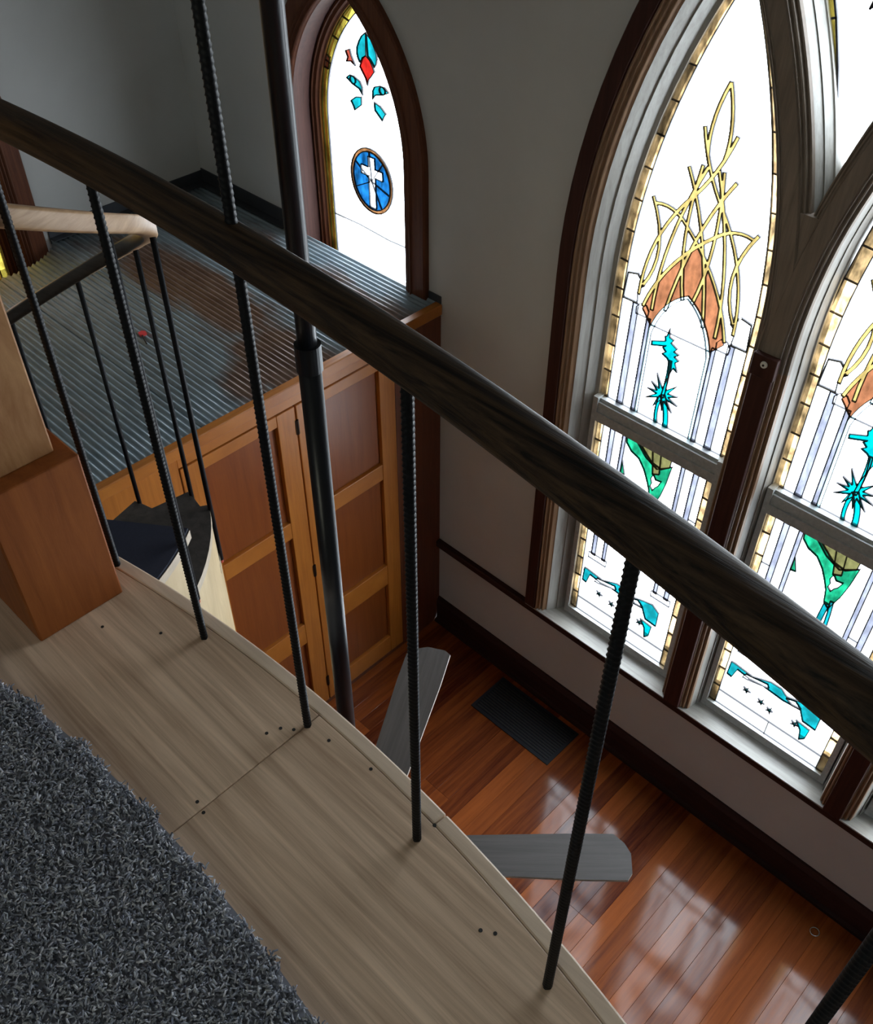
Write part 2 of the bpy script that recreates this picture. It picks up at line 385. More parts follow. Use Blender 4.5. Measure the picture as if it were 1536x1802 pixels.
# ------------------------------------------------------------------ window_1 / window_3: small lancets
SG = Arch(0, .31, .665, 2.65, 1.90)
def k1(l): return [(1.033*u-.046, 1.033*z-.144) for u, z in l]
def small_window(name, loc, rz, hinge=True, base='white'):
    root = empty(name, loc, rz); tag(root, kind='structure')
    pc = [(.124, 0), (.124, -.022), (.118, -.030), (.050, -.030)]
    arch_frame(SML, pc).build('casing', M['casing2'], root)
    pb = [(.050, -.030), (.046, -.038), (.040, -.038), (.036, -.028), (.034, -.028), (.030, -.036), (.025, -.036), (.021, -.024), (.019, -.024), (.015, -.031), (.010, -.031), (.006, -.018), (0, -.012)]
    arch_frame(SML, pb).build('moulding', M['casing2'], root, True)
    arch_frame(SML, [(0, -.012), (0, .088)]).build('jamb', M['casing'], root)
    arch_frame(SML, [(0, .088), (-.012, .084), (-.016, .090), (-.030, .092), (-.036, .100), (-.045, .104), (-.045, .14)]).build('sash_frame', M['casing2'], root)
    sh = MB().box(-.36, .36, -.04, .14, 1.86, 1.915); sh.build('sill', M['casing2'], root)
    if hinge:
        h = MB().box(-.008, .008, -.046, -.030, 2.49, 2.545).cyl((0, -.05, 2.50), (0, -.05, 2.535), .005).build('latch', M['hinge'], root, loc=(-.405, 0, 0))
    gl = empty('stained_glass'); gl.parent = root
    out = SG.pts(-.0, n=14, zb=1.92)
    out = [p for i, p in enumerate(out)]
    inn = [(x, z) for x, z in Arch(0, .31, .665, 2.65, 1.92).pts(-.036, n=14)]
    shapes = [('yellow', out), (base, inn)]
    lines = []
    zz = 2.02
    for z in (2.05, 2.17, 2.30, 2.43, 2.56, 2.68, 2.79):
        for s_ in (-1, 1): lines.append([(s_*.275, z), (s_*.31, z+.004)])
    for dz in (.25, .36, .45, .52):
        g_o = .665-math.sqrt(.665**2-dz*dz)
        for s_ in (-1, 1): lines.append([(s_*(.31-g_o+.002), 2.65+dz), (s_*(.31-g_o-.045), 2.65+dz-.012)])
    for s_ in (-1, 1): shapes.append(('brown', [(s_*.285, 2.87), (s_*.247, 2.865), (s_*.232, 2.915), (s_*.255, 2.925)]))
    leafL = k1([(.049, 3.109), (.022, 3.09), (.005, 3.067), (-.008, 3.042), (-.011, 3.02), (-.005, 3.0), (.005, 2.986), (.028, 3.01), (.044, 3.021)])
    leafR = [(.0088-x, z) for x, z in leafL]
    shapes += [('teal', leafL), ('teal', leafR)]
    shapes.append(('red', k1([(.044, 3.021), (.066, 3.008), (.082, 2.985), (.09, 2.968), (.07, 2.945), (.055, 2.930), (.046, 2.905), (.037, 2.930), (.022, 2.948), (.004, 2.97), (.022, 3.008)])))
    rs_ = k1([(-.08, 3.012), (-.053, 3.024), (-.045, 3.0), (-.024, 2.966), (-.05, 2.978), (-.077, 2.971), (-.068, 2.99)])
    shapes.append(('brick', rs_))
    t1_ = [(-.083, 2.906), (-.06, 2.922), (-.035, 2.922), (.0, 2.910), (.012, 2.89), (.013, 2.858), (-.006, 2.879), (-.046, 2.889)]
    t2_ = [(-.063, 2.817), (-.03, 2.84), (.005, 2.848), (.003, 2.816), (-.041, 2.783), (-.05, 2.80)]
    ball = k1(ell(-.045, 2.905, .017, .016, 12))
    for t_ in (t1_, t2_): shapes += [('teal', k1(t_)), ('teal', [(-.002-x, z) for x, z in k1(t_)])]
    shapes += [('teal', ball), ('teal', [(-.002-x, z) for x, z in ball])]
    # petals and stem in clear glass
    for s_ in (-1, 1):
        lines.append([(s_*x, z) for x, z in bez((.01, 2.85), (.22, 3.0), (.20, 2.78), 9)])
        lines.append([(s_*x, z) for x, z in bez((.01, 2.80), (.10, 2.86), (.20, 2.78), 7)])
        lines.append([(s_*x, z) for x, z in bez((.06, 2.77), (.12, 2.70), (.22, 2.71), 7)])
        lines.append([(s_*.275, 2.532), (s_*.136, 2.532)]); lines.append([(s_*.275, 2.432), (s_*.138, 2.436)])
        lines.append([(s_*.06, 2.63), (s_*.062, 2.70)]); lines.append([(s_*.135, 2.55), (s_*.135, 2.68)])
        lines.append([(s_*.2, 2.532), (s_*.2, 2.66)])
    lines.append([(0, 2.86), (0, 2.80)]); lines.append([(0, 2.585), (0, 2.655)])
    lines.append([(-.275, 2.19), (-.1, 2.195), (.1, 2.185), (.275, 2.192)])
    oc, oz, orx, orz = 0, 2.436, .137, .150
    shapes.append(('ring', ell(oc, oz, orx, orz))); shapes.append(('blue', ell(oc, oz, orx-.016, orz-.016)))
    for a in range(12):
        a_ = R(a*30+10); lines.append([(oc+(orx-.016)*math.cos(a_), oz+(orz-.016)*math.sin(a_)), (oc+orx*math.cos(a_), oz+orz*math.sin(a_))])
    for a in (50, 95, 150, 205, 300, 345):
        a_ = R(a); lines.append([(oc, oz), (oc+(orx-.015)*math.cos(a_), oz+(orz-.015)*math.sin(a_))])
    cr = lambda l: [(oc+.004+x*1.0+.0*z, oz+.012+z) for x, z in l]
    shapes.append(('white', cr([(-.021, .100), (.021, .100), (.021, .050), (.070, .050), (.070, .010), (.021, .010), (.021, -.136), (-.021, -.136), (-.021, .010), (-.070, .010), (-.070, .050), (-.021, .050)])))
    stain(out, shapes, lines, gl, .118, came=.0021)
    return root
small_window('window_1', (CX1, YW, 0), 0)['label'] = 'small pointed stained glass window with a white cross on a blue oval'
small_window('window_3', (XL, CY3, 0), R(90), False, 'honey')['label'] = 'small pointed stained glass window on the plain wall beside the metal roof'

# ------------------------------------------------------------------ window_2: large three-light window with intersecting tracery
W2 = tag(empty('window_2', (0, 0, 0)), 'large three light pointed stained glass window with white lilies in clear glass', kind='structure')
HB = .80; POSTS = (-1.085, -.285); LC = (-1.485, -.685, .115)
OUTP = [(.088, 2.70), (.088, 2.672), (.082, 2.664), (.026, 2.664), (.022, 2.672)]
BEAD = [(.022, 2.672), (.018, 2.668), (.013, 2.670), (.010, 2.681), (.007, 2.681), (.003, 2.675), (-.002, 2.677), (-.005, 2.689), (-.008, 2.689), (-.012, 2.683), (-.017, 2.685), (-.020, 2.700), (-.028, 2.703)]
JAMB = [(-.028, 2.703), (-.055, 2.745), (-.060, 2.743), (-.082, 2.783), (-.098, 2.785), (-.100, 2.84), (.0, 2.84)]
arch_frame(BIG, OUTP).build('casing', M['casing'], W2)
arch_frame(BIG, BEAD).build('moulding', M['bead'], W2, True)
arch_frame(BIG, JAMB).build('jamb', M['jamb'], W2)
def g_(dz, r=2.40): return 0 if dz <= 0 else r-math.sqrt(r*r-dz*dz)
def sweep(path, prof, sc=None, dy=0):      # prof in (offset along left normal, y)
    rows = []
    for o, y in prof:
        row = []
        for i, p in enumerate(path):
            a = path[max(i-1, 0)]; b_ = path[min(i+1, len(path)-1)]; d = Vector((b_[0]-a[0], b_[1]-a[1])).normalized()
            q_ = sc[i] if sc else 1; row.append((p[0]-d.y*o*q_, y+dy, p[1]+d.x*o*q_))
        rows.append(row)
    return MB().grid(rows)
HALF = [(.0, 2.672), (.030, 2.672), (.034, 2.676), (.038, 2.674), (.042, 2.684), (.045, 2.684), (.049, 2.680), (.054, 2.682), (.057, 2.694), (.060, 2.694), (.064, 2.690), (.069, 2.692), (.072, 2.705)]
HALFJ = [(.072, 2.705), (.080, 2.745), (.084, 2.743), (.092, 2.783), (.098, 2.785), (.100, 2.84), (0, 2.84)]
neg = lambda l: [(-o, y) for o, y in reversed(l)]
for pi_, px in enumerate(POSTS):
    path = [(px, .655), (px, 1.4), (px, 2.5)]
    sweep(path, neg(HALF)+HALF[1:]).build('mullion', M['bead'], W2, False)
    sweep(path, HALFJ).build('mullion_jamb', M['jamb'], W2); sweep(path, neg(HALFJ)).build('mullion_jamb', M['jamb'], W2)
    s_ = MB().box(px-.040, px+.036, 2.655, 2.674, .662, 2.49).build('mullion_strip', M['casing'], W2); bevel(s_, .002, 1)
    b_ = MB().box(px-.046, px+.042, 2.648, 2.674, 2.478, 2.56).build('mullion_block', M['casing'], W2); bevel(b_, .002, 1)
    MB().cyl((px, 2.648, 2.532), (px, 2.642, 2.532), .0125, 20, .011).build('round_button', M['white'], b_)
    MB().cyl((px, 2.643, 2.532), (px, 2.640, 2.532), .004, 10).build('screw', M['hinge'], b_)
    for sg in (-1, 1):
        other = [1.20-(abs(px+.685)*(1 if (sg > 0) == (px > -.685) else -1))]
        gmax = (1.885-abs(px))/2 if False else ((px+1.885)/2 if sg < 0 else (.515-px)/2)
        dzm = math.sqrt(max(0, 2*2.4*gmax-gmax*gmax)); n = 26
        path = [(px+sg*g_(dzm*i/n), 2.5+dzm*i/n) for i in range(n+1)]
        sc_ = [1-.2*min(1, (z-2.5)/.5) for x, z in path]; dy_ = -.0012 if sg > 0 else 0
        sweep(path, neg(HALF)+HALF[1:], sc_, dy_-.0006*pi_).build('tracery_bar', M['tracery'], W2, False)
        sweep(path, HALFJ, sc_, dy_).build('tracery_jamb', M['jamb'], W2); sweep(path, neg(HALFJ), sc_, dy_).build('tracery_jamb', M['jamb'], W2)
    nn = 10; zz_ = [2.52+.52*i/nn for i in range(nn+1)]
    lft = [(px-g_(z-2.5)-.004, z) for z in zz_]; rgt = [(px+g_(z-2.5)+.004, z) for z in zz_]
    wd_ = MB(); wd_.grid([[(x, 2.676, z) for x, z in lft], [(x, 2.676, z) for x, z in rgt], [(x, 2.83, z) for x, z in rgt], [(x, 2.83, z) for x, z in lft], [(x, 2.676, z) for x, z in lft]])
    a_, b2_ = lft[-1], rgt[-1]; wd_.add([(a_[0], 2.676, a_[1]), (b2_[0], 2.676, b2_[1]), (b2_[0], 2.83, b2_[1]), (a_[0], 2.83, a_[1])], [(0, 1, 2, 3)])
    wd_.build('tracery_web', M['tracery'], W2)
# sill board
MB().add([(-1.97, 2.672, .648), (.60, 2.672, .648), (.60, 2.90, .672), (-1.97, 2.90, .672), (-1.97, 2.672, .63), (.60, 2.672, .63), (.60, 2.90, .63), (-1.97, 2.90, .63)],
         [(0, 1, 2, 3), (0, 4, 5, 1), (1, 5, 6, 2), (2, 6, 7, 3), (3, 7, 4, 0), (4, 7, 6, 5)]).build('sill', M['sill'], W2)

def lily_upper(gl):
    out = []; n = 16
    hw = .312; dzm = math.sqrt(2*2.4*hw-hw*hw)
    Lf = [(-hw, 1.975), (-hw, 2.25), (-hw, 2.5)]+[(-hw+g_(dzm*i/n), 2.5+dzm*i/n) for i in range(1, n)]
    out = Lf+[(0, 2.5+dzm)]+[(-x, z) for x, z in reversed(Lf)]
    def inset(dx):
        h2 = hw-dx; dm = math.sqrt(2*2.4*h2-h2*h2)
        l = [(-h2, 1.975), (-h2, 2.25), (-h2, 2.5)]+[(-h2+g_(dm*i/n), 2.5+dm*i/n) for i in range(1, n)]
        return l+[(0, 2.5+dm)]+[(-x, z) for x, z in reversed(l)]
    inn = inset(.046)
    shapes = [('amber', out), ('white', inn)]; lines = []
    for k, z in enumerate((2.10, 2.22, 2.35, 2.47, 2.59, 2.71, 2.83, 2.95, 3.07, 3.19, 3.31)):
        for s_ in (-1, 1):
            gg = g_(z-2.5); lines.append([(s_*(hw-gg+.001), z), (s_*(hw-gg-.049), z-.004*(z > 2.5))])
    # columns either side of the niche
    for s_ in (-1, 1):
        shapes.append(('lav', [(s_*.222, 1.97), (s_*.192, 1.97), (s_*.192, 2.44), (s_*.218, 2.44)]))
        shapes.append(('lav', [(s_*.152, 1.97), (s_*.133, 1.97), (s_*.133, 2.40), (s_*.150, 2.40)]))
        cap = [(s_*.198, 2.40), (s_*.148, 2.40), (s_*.146, 2.428), (s_*.160, 2.447), (s_*.186, 2.447), (s_*.200, 2.428)]
        shapes.append(('white', cap))
        lines.append([(s_*.266, 2.225), (s_*.222, 2.222)]); lines.append([(s_*.266, 2.44), (s_*.218, 2.44)]); lines.append([(s_*.19, 2.20), (s_*.152, 2.20)])
        shapes.append(('cream', [(s_*.266, 2.44), (s_*.20, 2.44), (s_*.205, 2.50), (s_*.18, 2.52), (s_*.215, 2.56), (s_*.258, 2.55)][::1]))
        shapes.append(('white', [(s_*.262, 2.445), (s_*.202, 2.445), (s_*.206, 2.50), (s_*.184, 2.52), (s_*.217, 2.555), (s_*.256, 2.546)]))
    # brown pointed hood, then the gold trellis
    hood = bez((-.175, 2.43), (-.13, 2.62), (0, 2.755), 9)+bez((0, 2.755), (.13, 2.62), (.175, 2.43), 9)[1:]+[(.13, 2.38), (-.13, 2.38)]
    shapes.append(('brown', hood))
    bars = []
    for s_ in (-1, 1):
        bars.append(bez((s_*.175, 2.44), (s_*.12, 2.65), (s_*-.055, 2.80)))
        bars.append(bez((s_*-.055, 2.80), (s_*-.12, 2.86), (s_*-.19, 2.84), 6))
        bars.append(bez((s_*.08, 2.46), (s_*.03, 2.80), (s_*-.09, 3.0)))
        bars.append(bez((s_*.135, 2.44), (s_*.14, 2.72), (s_*.02, 3.02)))
        bars.append(bez((s_*.02, 2.53), (s_*.08, 2.75), (s_*.04, 3.02), 8))
        bars.append(bez((s_*.20, 2.48), (s_*.20, 2.72), (s_*.06, 2.90)))
        bars.append(bez((s_*.06, 2.90), (s_*-.02, 3.0), (s_*-.06, 3.14), 8))
        bars.append(bez((s_*.19, 2.52), (s_*.10, 2.68), (s_*.205, 2.86), 8))
        bars.append(bez((s_*.03, 3.05), (s_*.05, 3.16), (0, 3.29), 7))
    for b2 in bars: shapes.append(('gold', strip(b2, .0125)))
    niche = [(-.133, 1.97), (-.133, 2.36)]+bez((-.133, 2.36), (-.10, 2.50), (0, 2.555), 8)[1:]+bez((0, 2.555), (.10, 2.50), (.133, 2.36), 8)[1:]+[(.133, 1.97)]
    shapes.append(('pale', niche)); ni = [(x*.9, z-.012) for x, z in niche]; ni[0] = (-.12, 1.97); ni[-1] = (.12, 1.97)
    shapes.append(('white', ni))
    # lily: bud head, starburst, stem
    shapes.append(('cyan', [(-.045, 2.40), (-.040, 2.365), (-.020, 2.36), (-.030, 2.345), (.0, 2.33), (-.012, 2.315), (.012, 2.31), (-.006, 2.295), (.016, 2.285), (.002, 2.272), (.018, 2.235), (-.002, 2.245), (-.015, 2.20), (-.020, 2.26), (-.035, 2.275), (-.060, 2.285), (-.045, 2.298), (-.062, 2.312), (-.050, 2.322), (-.110, 2.300), (-.112, 2.318), (-.055, 2.342), (-.060, 2.362), (-.052, 2.365)]))
    shapes.append(('cyan', star(-.025, 2.112, 11, .082, .027, .3, 1)))
    shapes.append(('cyan', strip(bez((-.020, 2.27), (-.012, 2.2), (-.024, 2.10), 5), .013)))
    shapes.append(('cyan', strip(bez((-.024, 2.11), (.012, 2.05), (.014, 1.97), 5), .022)))
    shapes.append(('cyan', strip(bez((-.030, 2.10), (-.045, 2.03), (-.030, 1.97), 5), .014)))
    lines.append([(-.10, 2.235), (-.07, 2.20), (-.12, 2.16)]); lines.append([(.05, 2.25), (.06, 2.20), (.10, 2.19)])
    lines.append([(.02, 2.14), (.12, 2.17)]); lines.append([(-.12, 2.06), (-.09, 2.07)])
    stain(out, shapes, lines, gl, 2.80, came=.0017)
def lily_lower(gl):
    z0, z1 = .712, 1.872; hw = .283
    out = [(-hw, z0), (hw, z0), (hw, z1), (-hw, z1)]
    shapes = [('amber', out), ('white', [(-hw+.034, z0), (hw-.034, z0), (hw-.034, z1), (-hw+.034, z1)])]; lines = []
    for k in range(9):
        z = .82+.118*k
        for s_ in (-1, 1): lines.append([(s_*(hw+.001), z), (s_*(hw-.036), z+.003)])
    for s_ in (-1, 1):
        shapes.append(('lav', [(s_*.212, 1.12), (s_*.190, 1.12), (s_*.190, 1.88), (s_*.215, 1.88)]))
        shapes.append(('lav', [(s_*.152, 1.12), (s_*.134, 1.12), (s_*.134, 1.88), (s_*.152, 1.88)]))
        lines.append([(s_*.25, 1.62), (s_*.213, 1.622)]); lines.append([(s_*.19, 1.5), (s_*.152, 1.502)]); lines.append([(s_*.25, 1.3), (s_*.21, 1.302)])
        shapes.append(('white', [(s_*.225, 1.09), (s_*.125, 1.09), (s_*.125, 1.125), (s_*.225, 1.125)]))
    # leaves, stem and small blossom
    shapes.append(('olive', [(-.10, 1.88), (.09, 1.88), (.085, 1.82), (.03, 1.78), (-.03, 1.81)]))
    shapes.append(('green', [(-.132, 1.88), (-.128, 1.83), (-.10, 1.80), (-.06, 1.785), (-.028, 1.745), (-.005, 1.70), (.012, 1.66), (.022, 1.60), (.045, 1.58), (.070, 1.66), (.085, 1.74), (.095, 1.83), (.050, 1.79), (.0, 1.80), (-.045, 1.84), (-.085, 1.88)]))
    shapes.append(('olive', [(-.008, 1.88), (.034, 1.88), (.045, 1.76), (.015, 1.745)]))
    shapes.append(('white', [(.020, 1.70), (.012, 1.72), (.02, 1.745), (.034, 1.725), (.06, 1.73), (.05, 1.70), (.038, 1.685), (.03, 1.665), (.015, 1.68)]))
    shapes.append(('teal', strip(bez((.035, 1.60), (.02, 1.4), (.03, 1.12), 7), .020)))
    shapes.append(('teal', strip(bez((.05, 1.62), (.075, 1.4), (.035, 1.12), 7), .014)))
    shapes.append(('green', [(-.134, 1.735), (-.112, 1.665), (-.135, 1.66)]))
    lines.append(bez((-.11, 1.68), (-.05, 1.665), (.01, 1.67), 5)); lines.append(bez((-.13, 1.45), (-.06, 1.40), (.02, 1.42), 5))
    # scroll band at the foot
    shapes.append(('teal', [(-.236, 1.010), (-.218, 1.012), (-.13, 1.0), (-.05, 1.035), (.0, 1.036), (.03, 1.01), (.08, 1.028), (.145, 1.045), (.185, 1.015), (.185, .925), (.125, .93), (.10, .985), (.02, .975), (-.08, .985), (-.14, .975), (-.2, .985), (-.215, .92), (-.238, .925)]))
    shapes.append(('white', [(-.17, .962), (-.15, .962), (-.05, .992), (-.06, 1.01), (-.16, .99)])); shapes.append(('white', [(.03, 1.0), (.06, .985), (.10, .99), (.07, 1.015)]))
    shapes.append(('cyan', [(.10, .915), (.165, .905), (.16, .84), (.14, .815), (.13, .87)]))
    for u, z in ((-.135, .90), (-.06, .885), (-.015, .87), (.10, .885)): shapes.append(('teal', star(u, z, 5, .018, .006)))
    lines.append([(-.249, .80), (.249, .80)]); lines.append([(.0, .80), (.0, .712)])
    stain(out, shapes, lines, gl, 2.775, came=.0018)
protoU = protoL = None
for i, lc in enumerate(LC):
    u_ = empty('upper_light', (lc, 0, 0)); u_.parent = W2
    if i == 0: lily_upper(u_); protoU = u_
    else:
        for ch in list(protoU.children): copy(ch, u_)
    s_ = empty('lower_sash', (lc, 0, 0)); s_.parent = W2
    f_ = MB().box(-.305, -.282, 2.757, 2.80, .668, 1.985).box(.282, .305, 2.757, 2.80, .668, 1.985).box(-.283, .283, 2.757, 2.80, .668, .713).box(-.283, .283, 2.757, 2.80, 1.871, 1.915)
    f_.box(-.283, .283, 2.764, 2.80, 1.915, 1.960).box(-.283, .283, 2.775, 2.815, 1.955, 1.976)
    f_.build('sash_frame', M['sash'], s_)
    if i == 0: lily_lower(s_); protoL = s_
    else:
        for ch in list(protoL.children):
            if not ch.name.startswith('sash_frame'): copy(ch, s_)
# glass of the cells above the lights
def cell(poly, dx=0):
    gl = empty('tracery_light', (0, 0, 0)); gl.parent = W2
    c_ = (sum(p[0] for p in poly)/len(poly), sum(p[1] for p in poly)/len(poly))
    inn = [(c_[0]+(x-c_[0])*.60, c_[1]+(z-c_[1])*.72) for x, z in poly]
    lines = [[p, q] for p, q in list(zip(poly, inn))[::3]]
    shapes = [('yellow', poly), ('white', inn), ('olive', star(c_[0]-.02, c_[1], 6, .05, .02))]
    stain(poly, shapes, lines, gl, 2.80, came=.003)
def arcs(px, sg, z0, z1, n=8): return [(px+sg*g_(z0-2.5+(z1-z0)*i/n), z0+(z1-z0)*i/n) for i in range(n+1)]
for px in POSTS:
    # diamond over the mullion: bounded by the bars that leave it and by the next bars or the outer arch
    g1 = .4; zc_ = 2.5+math.sqrt(2*2.4*g1-g1*g1)                # side corners
    g2 = .8 if True else 0
    ztop = 2.5+math.sqrt(2*2.4*.8-.64)
    lft = arcs(px, -1, 2.5, zc_); rgt = arcs(px, 1, 2.5, zc_)
    ul = arcs(px-.8, 1, zc_, ztop); ur = arcs(px+.8, -1, zc_, ztop)
    cell(lft+ul[1:]+ur[::-1][1:]+rgt[::-1][1:-1])
zc_ = 2.5+math.sqrt(2*2.4*.4-.16); zt_ = 2.5+math.sqrt(2*2.4*.8-.64); za = 2.5+math.sqrt(2*2.4*1.2-1.44)
cell(arcs(-1.085, 1, zc_, zt_)[0:]+arcs(-1.885, 1, zt_, za)[1:] [0:0]+[] if False else
     arcs(-.285, -1, zc_, zt_)+arcs(-1.885, 1, zt_, za)[1:]+arcs(.515, -1, zt_, za)[::-1][1:]+arcs(-1.085, 1, zc_, zt_)[::-1][1:-1])
# unseen back-wall window, added only to light the loft
w4 = tag(empty('added_fill_window', (0, YB, 0)), 'plain clear window added out of view behind the loft to light it', kind='structure')
fr = MB()
for a in (-.2, .57, 1.34): fr.box(a, a+.06, -.12, -.06, 3.9, 5.2)
for z in (3.9, 4.52, 5.14): fr.box(-.2, 1.4, -.12, -.06, z, z+.06)
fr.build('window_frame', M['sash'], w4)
for a in (-.14, .63):
    for z in (3.96, 4.58): MB().box(a, a+.71, -.092, -.088, z, z+.56).build('pane', G['cream'], w4)

# ------------------------------------------------------------------ loft
RC = (-.87, -2.945); RO = 3.6
def arc_y(x, off): return RC[1]+math.sqrt((RO-off)**2-(x-RC[0])**2)
loft = tag(empty('loft_floor', (0, 0, LOFT)), 'curved loft floor edged with pale boards', kind='structure')
xs = [-1.68+i*.06 for i in range(60)]
xs = [x for x in xs if x < 1.75]
poly = [(x, arc_y(x, .02)) for x in xs]+[(XR, arc_y(1.72, .02)), (XR, YB), (-1.68, YB)]
MB().prism(poly[::-1], -.26, -.022).build('slab', M['slab'], loft)
nose = [(0, 0), (.004, .003), (.030, .003), (.030, -.022), (0, -.022)]
def arc_band(x0, x1, o0, o1, zt, zb, mat, name, n=24, bv=.002):
    mb = MB(); rows = []
    for i in range(n+1):
        x = x0+(x1-x0)*i/n
        # radial lines
        th = math.atan2(arc_y(x, o0)-RC[1], x-RC[0])
        P = lambda o, z: (RC[0]+(RO-o)*math.cos(th), RC[1]+(RO-o)*math.sin(th), z)
        rows.append([P(o0, zt), P(o1, zt), P(o1, zb), P(o0, zb)])
    mb.grid(rows, True)
    k = 0; e = len(mb.v)-4
    mb.f += [(3, 2, 1, 0), (e, e+1, e+2, e+3)]
    o = mb.build(name, mat, loft); bevel(o, bv, 2); return o
for a, b_ in ((-1.68, -.917), (-.9155, .55), (.5515, 1.72)):
    arc_band(a, b_, .0305, .44, 0, -.022, M['border'], 'edge_board')
for a, b_ in ((-1.68, -.60), (-.599, .9), (.901, 1.72)):
    arc_band(a, b_, 0, .0302, .0008, -.045, M['nosing'], 'nosing', bv=.004)
mbx = MB().box(-1.68, -1.60, -.6, .20, -.022, 0).build('edge_board', M['border'], loft)
scr = None
for x, o in ((-.945, .10), (-.955, .125), (-.93, .30), (-.905, .305), (-1.30, .10), (-.60, .03), (-.40, .075), (-.42, .09), (-1.40, .16), (-.86, .055), (-.925, .085), (-.76, .04)):
    if scr is None: scr = MB().cyl((0, 0, -.004), (0, 0, .0006), .0035, 8).build('screw_hole', M['black'], loft, loc=(x, arc_y(x, o), 0))
    else: copy(scr, loft, (x, arc_y(x, o), 0))
# carpet
cp = tag(empty('carpet', (0, 0, LOFT)), 'grey shag carpet covering the loft up to the pale edge boards', 'carpet', kind='stuff')
poly = [(x, arc_y(x, .372)) for x in xs if x > -1.6]+[(1.72, YB+.05), (-1.6, YB+.05)]
MB().prism(poly[::-1], 0.0, .012).build('backing', M['carpet'], cp)
nT = 120000
px = rng.uniform(-1.6, .75, nT*2); py = rng.uniform(-.75, .32, nT*2)
lim = RC[1]+np.sqrt((RO-.372)**2-(px-RC[0])**2); lim = lim+.006*np.sin(px*37)+.004*np.sin(px*91+1)
ok = py < lim; px = px[ok][:nT]; py = py[ok][:nT]; nT = len(px)
hh = rng.uniform(.008, .017, nT); ang = rng.uniform(0, 2*PI, nT); lean = rng.uniform(.003, .009, nT); a2 = ang+rng.normal(0, 1.1, nT); rad = rng.uniform(.0011, .0021, nT)
b0 = np.stack([px, py, np.full(nT, .010)], 1)
p1 = b0+np.stack([np.cos(ang)*lean*.5, np.sin(ang)*lean*.5, hh*.75], 1)
p2 = p1+np.stack([np.cos(a2)*lean, np.sin(a2)*lean, hh*.18], 1)
V_ = np.zeros((nT, 8, 3))
for k in range(3):
    off = np.stack([np.cos(ang+2.094*k)*rad, np.sin(ang+2.094*k)*rad, np.zeros(nT)], 1)
    V_[:, k] = b0+off; V_[:, 3+k] = p1+off*1.15
V_[:, 6] = p2+np.stack([-np.sin(a2)*rad*.8, np.cos(a2)*rad*.8, np.zeros(nT)], 1); V_[:, 7] = p2-np.stack([-np.sin(a2)*rad*.8, np.cos(a2)*rad*.8, np.zeros(nT)], 1)
fc = np.array([[0, 1, 4], [0, 4, 3], [1, 2, 5], [1, 5, 4], [2, 0, 3], [2, 3, 5], [3, 4, 6], [4, 7, 6], [4, 5, 7], [5, 3, 6], [5, 6, 7]])
Fa = (np.arange(nT)[:, None, None]*8+fc[None]).reshape(-1, 3)
me = bpy.data.meshes.new('pile'); me.vertices.add(nT*8); me.vertices.foreach_set('co', V_.reshape(-1))
me.loops.add(len(Fa)*3); me.loops.foreach_set('vertex_index', Fa.reshape(-1).astype(np.int32))
me.polygons.add(len(Fa)); me.polygons.foreach_set('loop_start', np.arange(0, len(Fa)*3, 3, dtype=np.int32)); me.polygons.foreach_set('loop_total', np.full(len(Fa), 3, dtype=np.int32))
me.update(calc_edges=True); me.materials.append(M['yarn'])
att = me.attributes.new('tuft', 'FLOAT', 'POINT'); att.data.foreach_set('value', np.repeat(np.clip(rng.beta(1.6, 2.2, nT), 0, 1), 8).astype(np.float32))
pile = bpy.data.objects.new('pile', me); C.objects.link(pile); pile.parent = cp; pile['kind'] = 'stuff'

# ------------------------------------------------------------------ railing
rail = tag(empty('railing', (0, 0, LOFT)), 'curved loft railing with dark oak handrail on black ribbed iron bars', 'railing')
ZU, RH, RW = .966, .050, .050
mb = MB(); rows = []
pr = []
for k in range(24):
    a = 2*PI*k/24; cx, sz = math.cos(a), math.sin(a)
    pr.append((RW/2*math.copysign(abs(cx)**.75, cx), RH/2+RH/2*math.copysign(abs(sz)**(.8 if sz > 0 else .62), sz)))
for i in range(61):
    x = -1.9+3.3*i/60; y = .5917-(x+1.1035)**2/11.127; sl = -(x+1.1035)/5.5636; hy = math.hypot(1, sl)
    rows.append([(x-sl/hy*o, y+o/hy, ZU+z) for o, z in pr])
mb.grid(rows, True); k = len(pr); e = len(mb.v)-k; mb.f += [tuple(range(k)), tuple(range(e, e+k))[::-1]]
mb.build('handrail', M['rail'], rail, True)
def rebar(L_, name, parent, loc, r0=.0068, amp=.0013, pitch=.0085):
    n = 14; nz = int(L_/.0017); rows = []
    for i in range(nz+1):
        z = L_*i/nz; row = []
        for j in range(n):
            th = 2*PI*j/n
            ph = z/pitch+ (abs(((th/PI) % 1)-.5))*1.6
            rb = max(0, math.cos(2*PI*ph))**2
            lg = .0008*max(0, math.cos(2*th))**8
            r_ = r0+amp*rb*(1-max(0, math.cos(2*th))**8)+lg
            row.append((r_*math.cos(th), r_*math.sin(th), z))
        rows.append(row)
    mb = MB().grid(rows, True); mb.f += [tuple(range(n))[::-1], tuple(range(len(mb.v)-n, len(mb.v)))]
    return mb.build(name, M['iron'], parent, True, loc)
BX = (-1.531, -1.227, -.914, -.604, -.29, .02, .33); BY = (.572, .584, .594, .576, .545, .495, .425)
bs = rebar(ZU+.012, 'baluster', rail, (BX[0], BY[0], 0))
for k in (1, 3, 4, 5, 6): copy(bs, rail, (BX[k], BY[k], 0))
rebar(ZT-LOFT, 'long_bar', rail, (BX[2], BY[2], 0))
rail.children[-1]['label'] = 'long ribbed bar that runs through the handrail up to the ceiling'

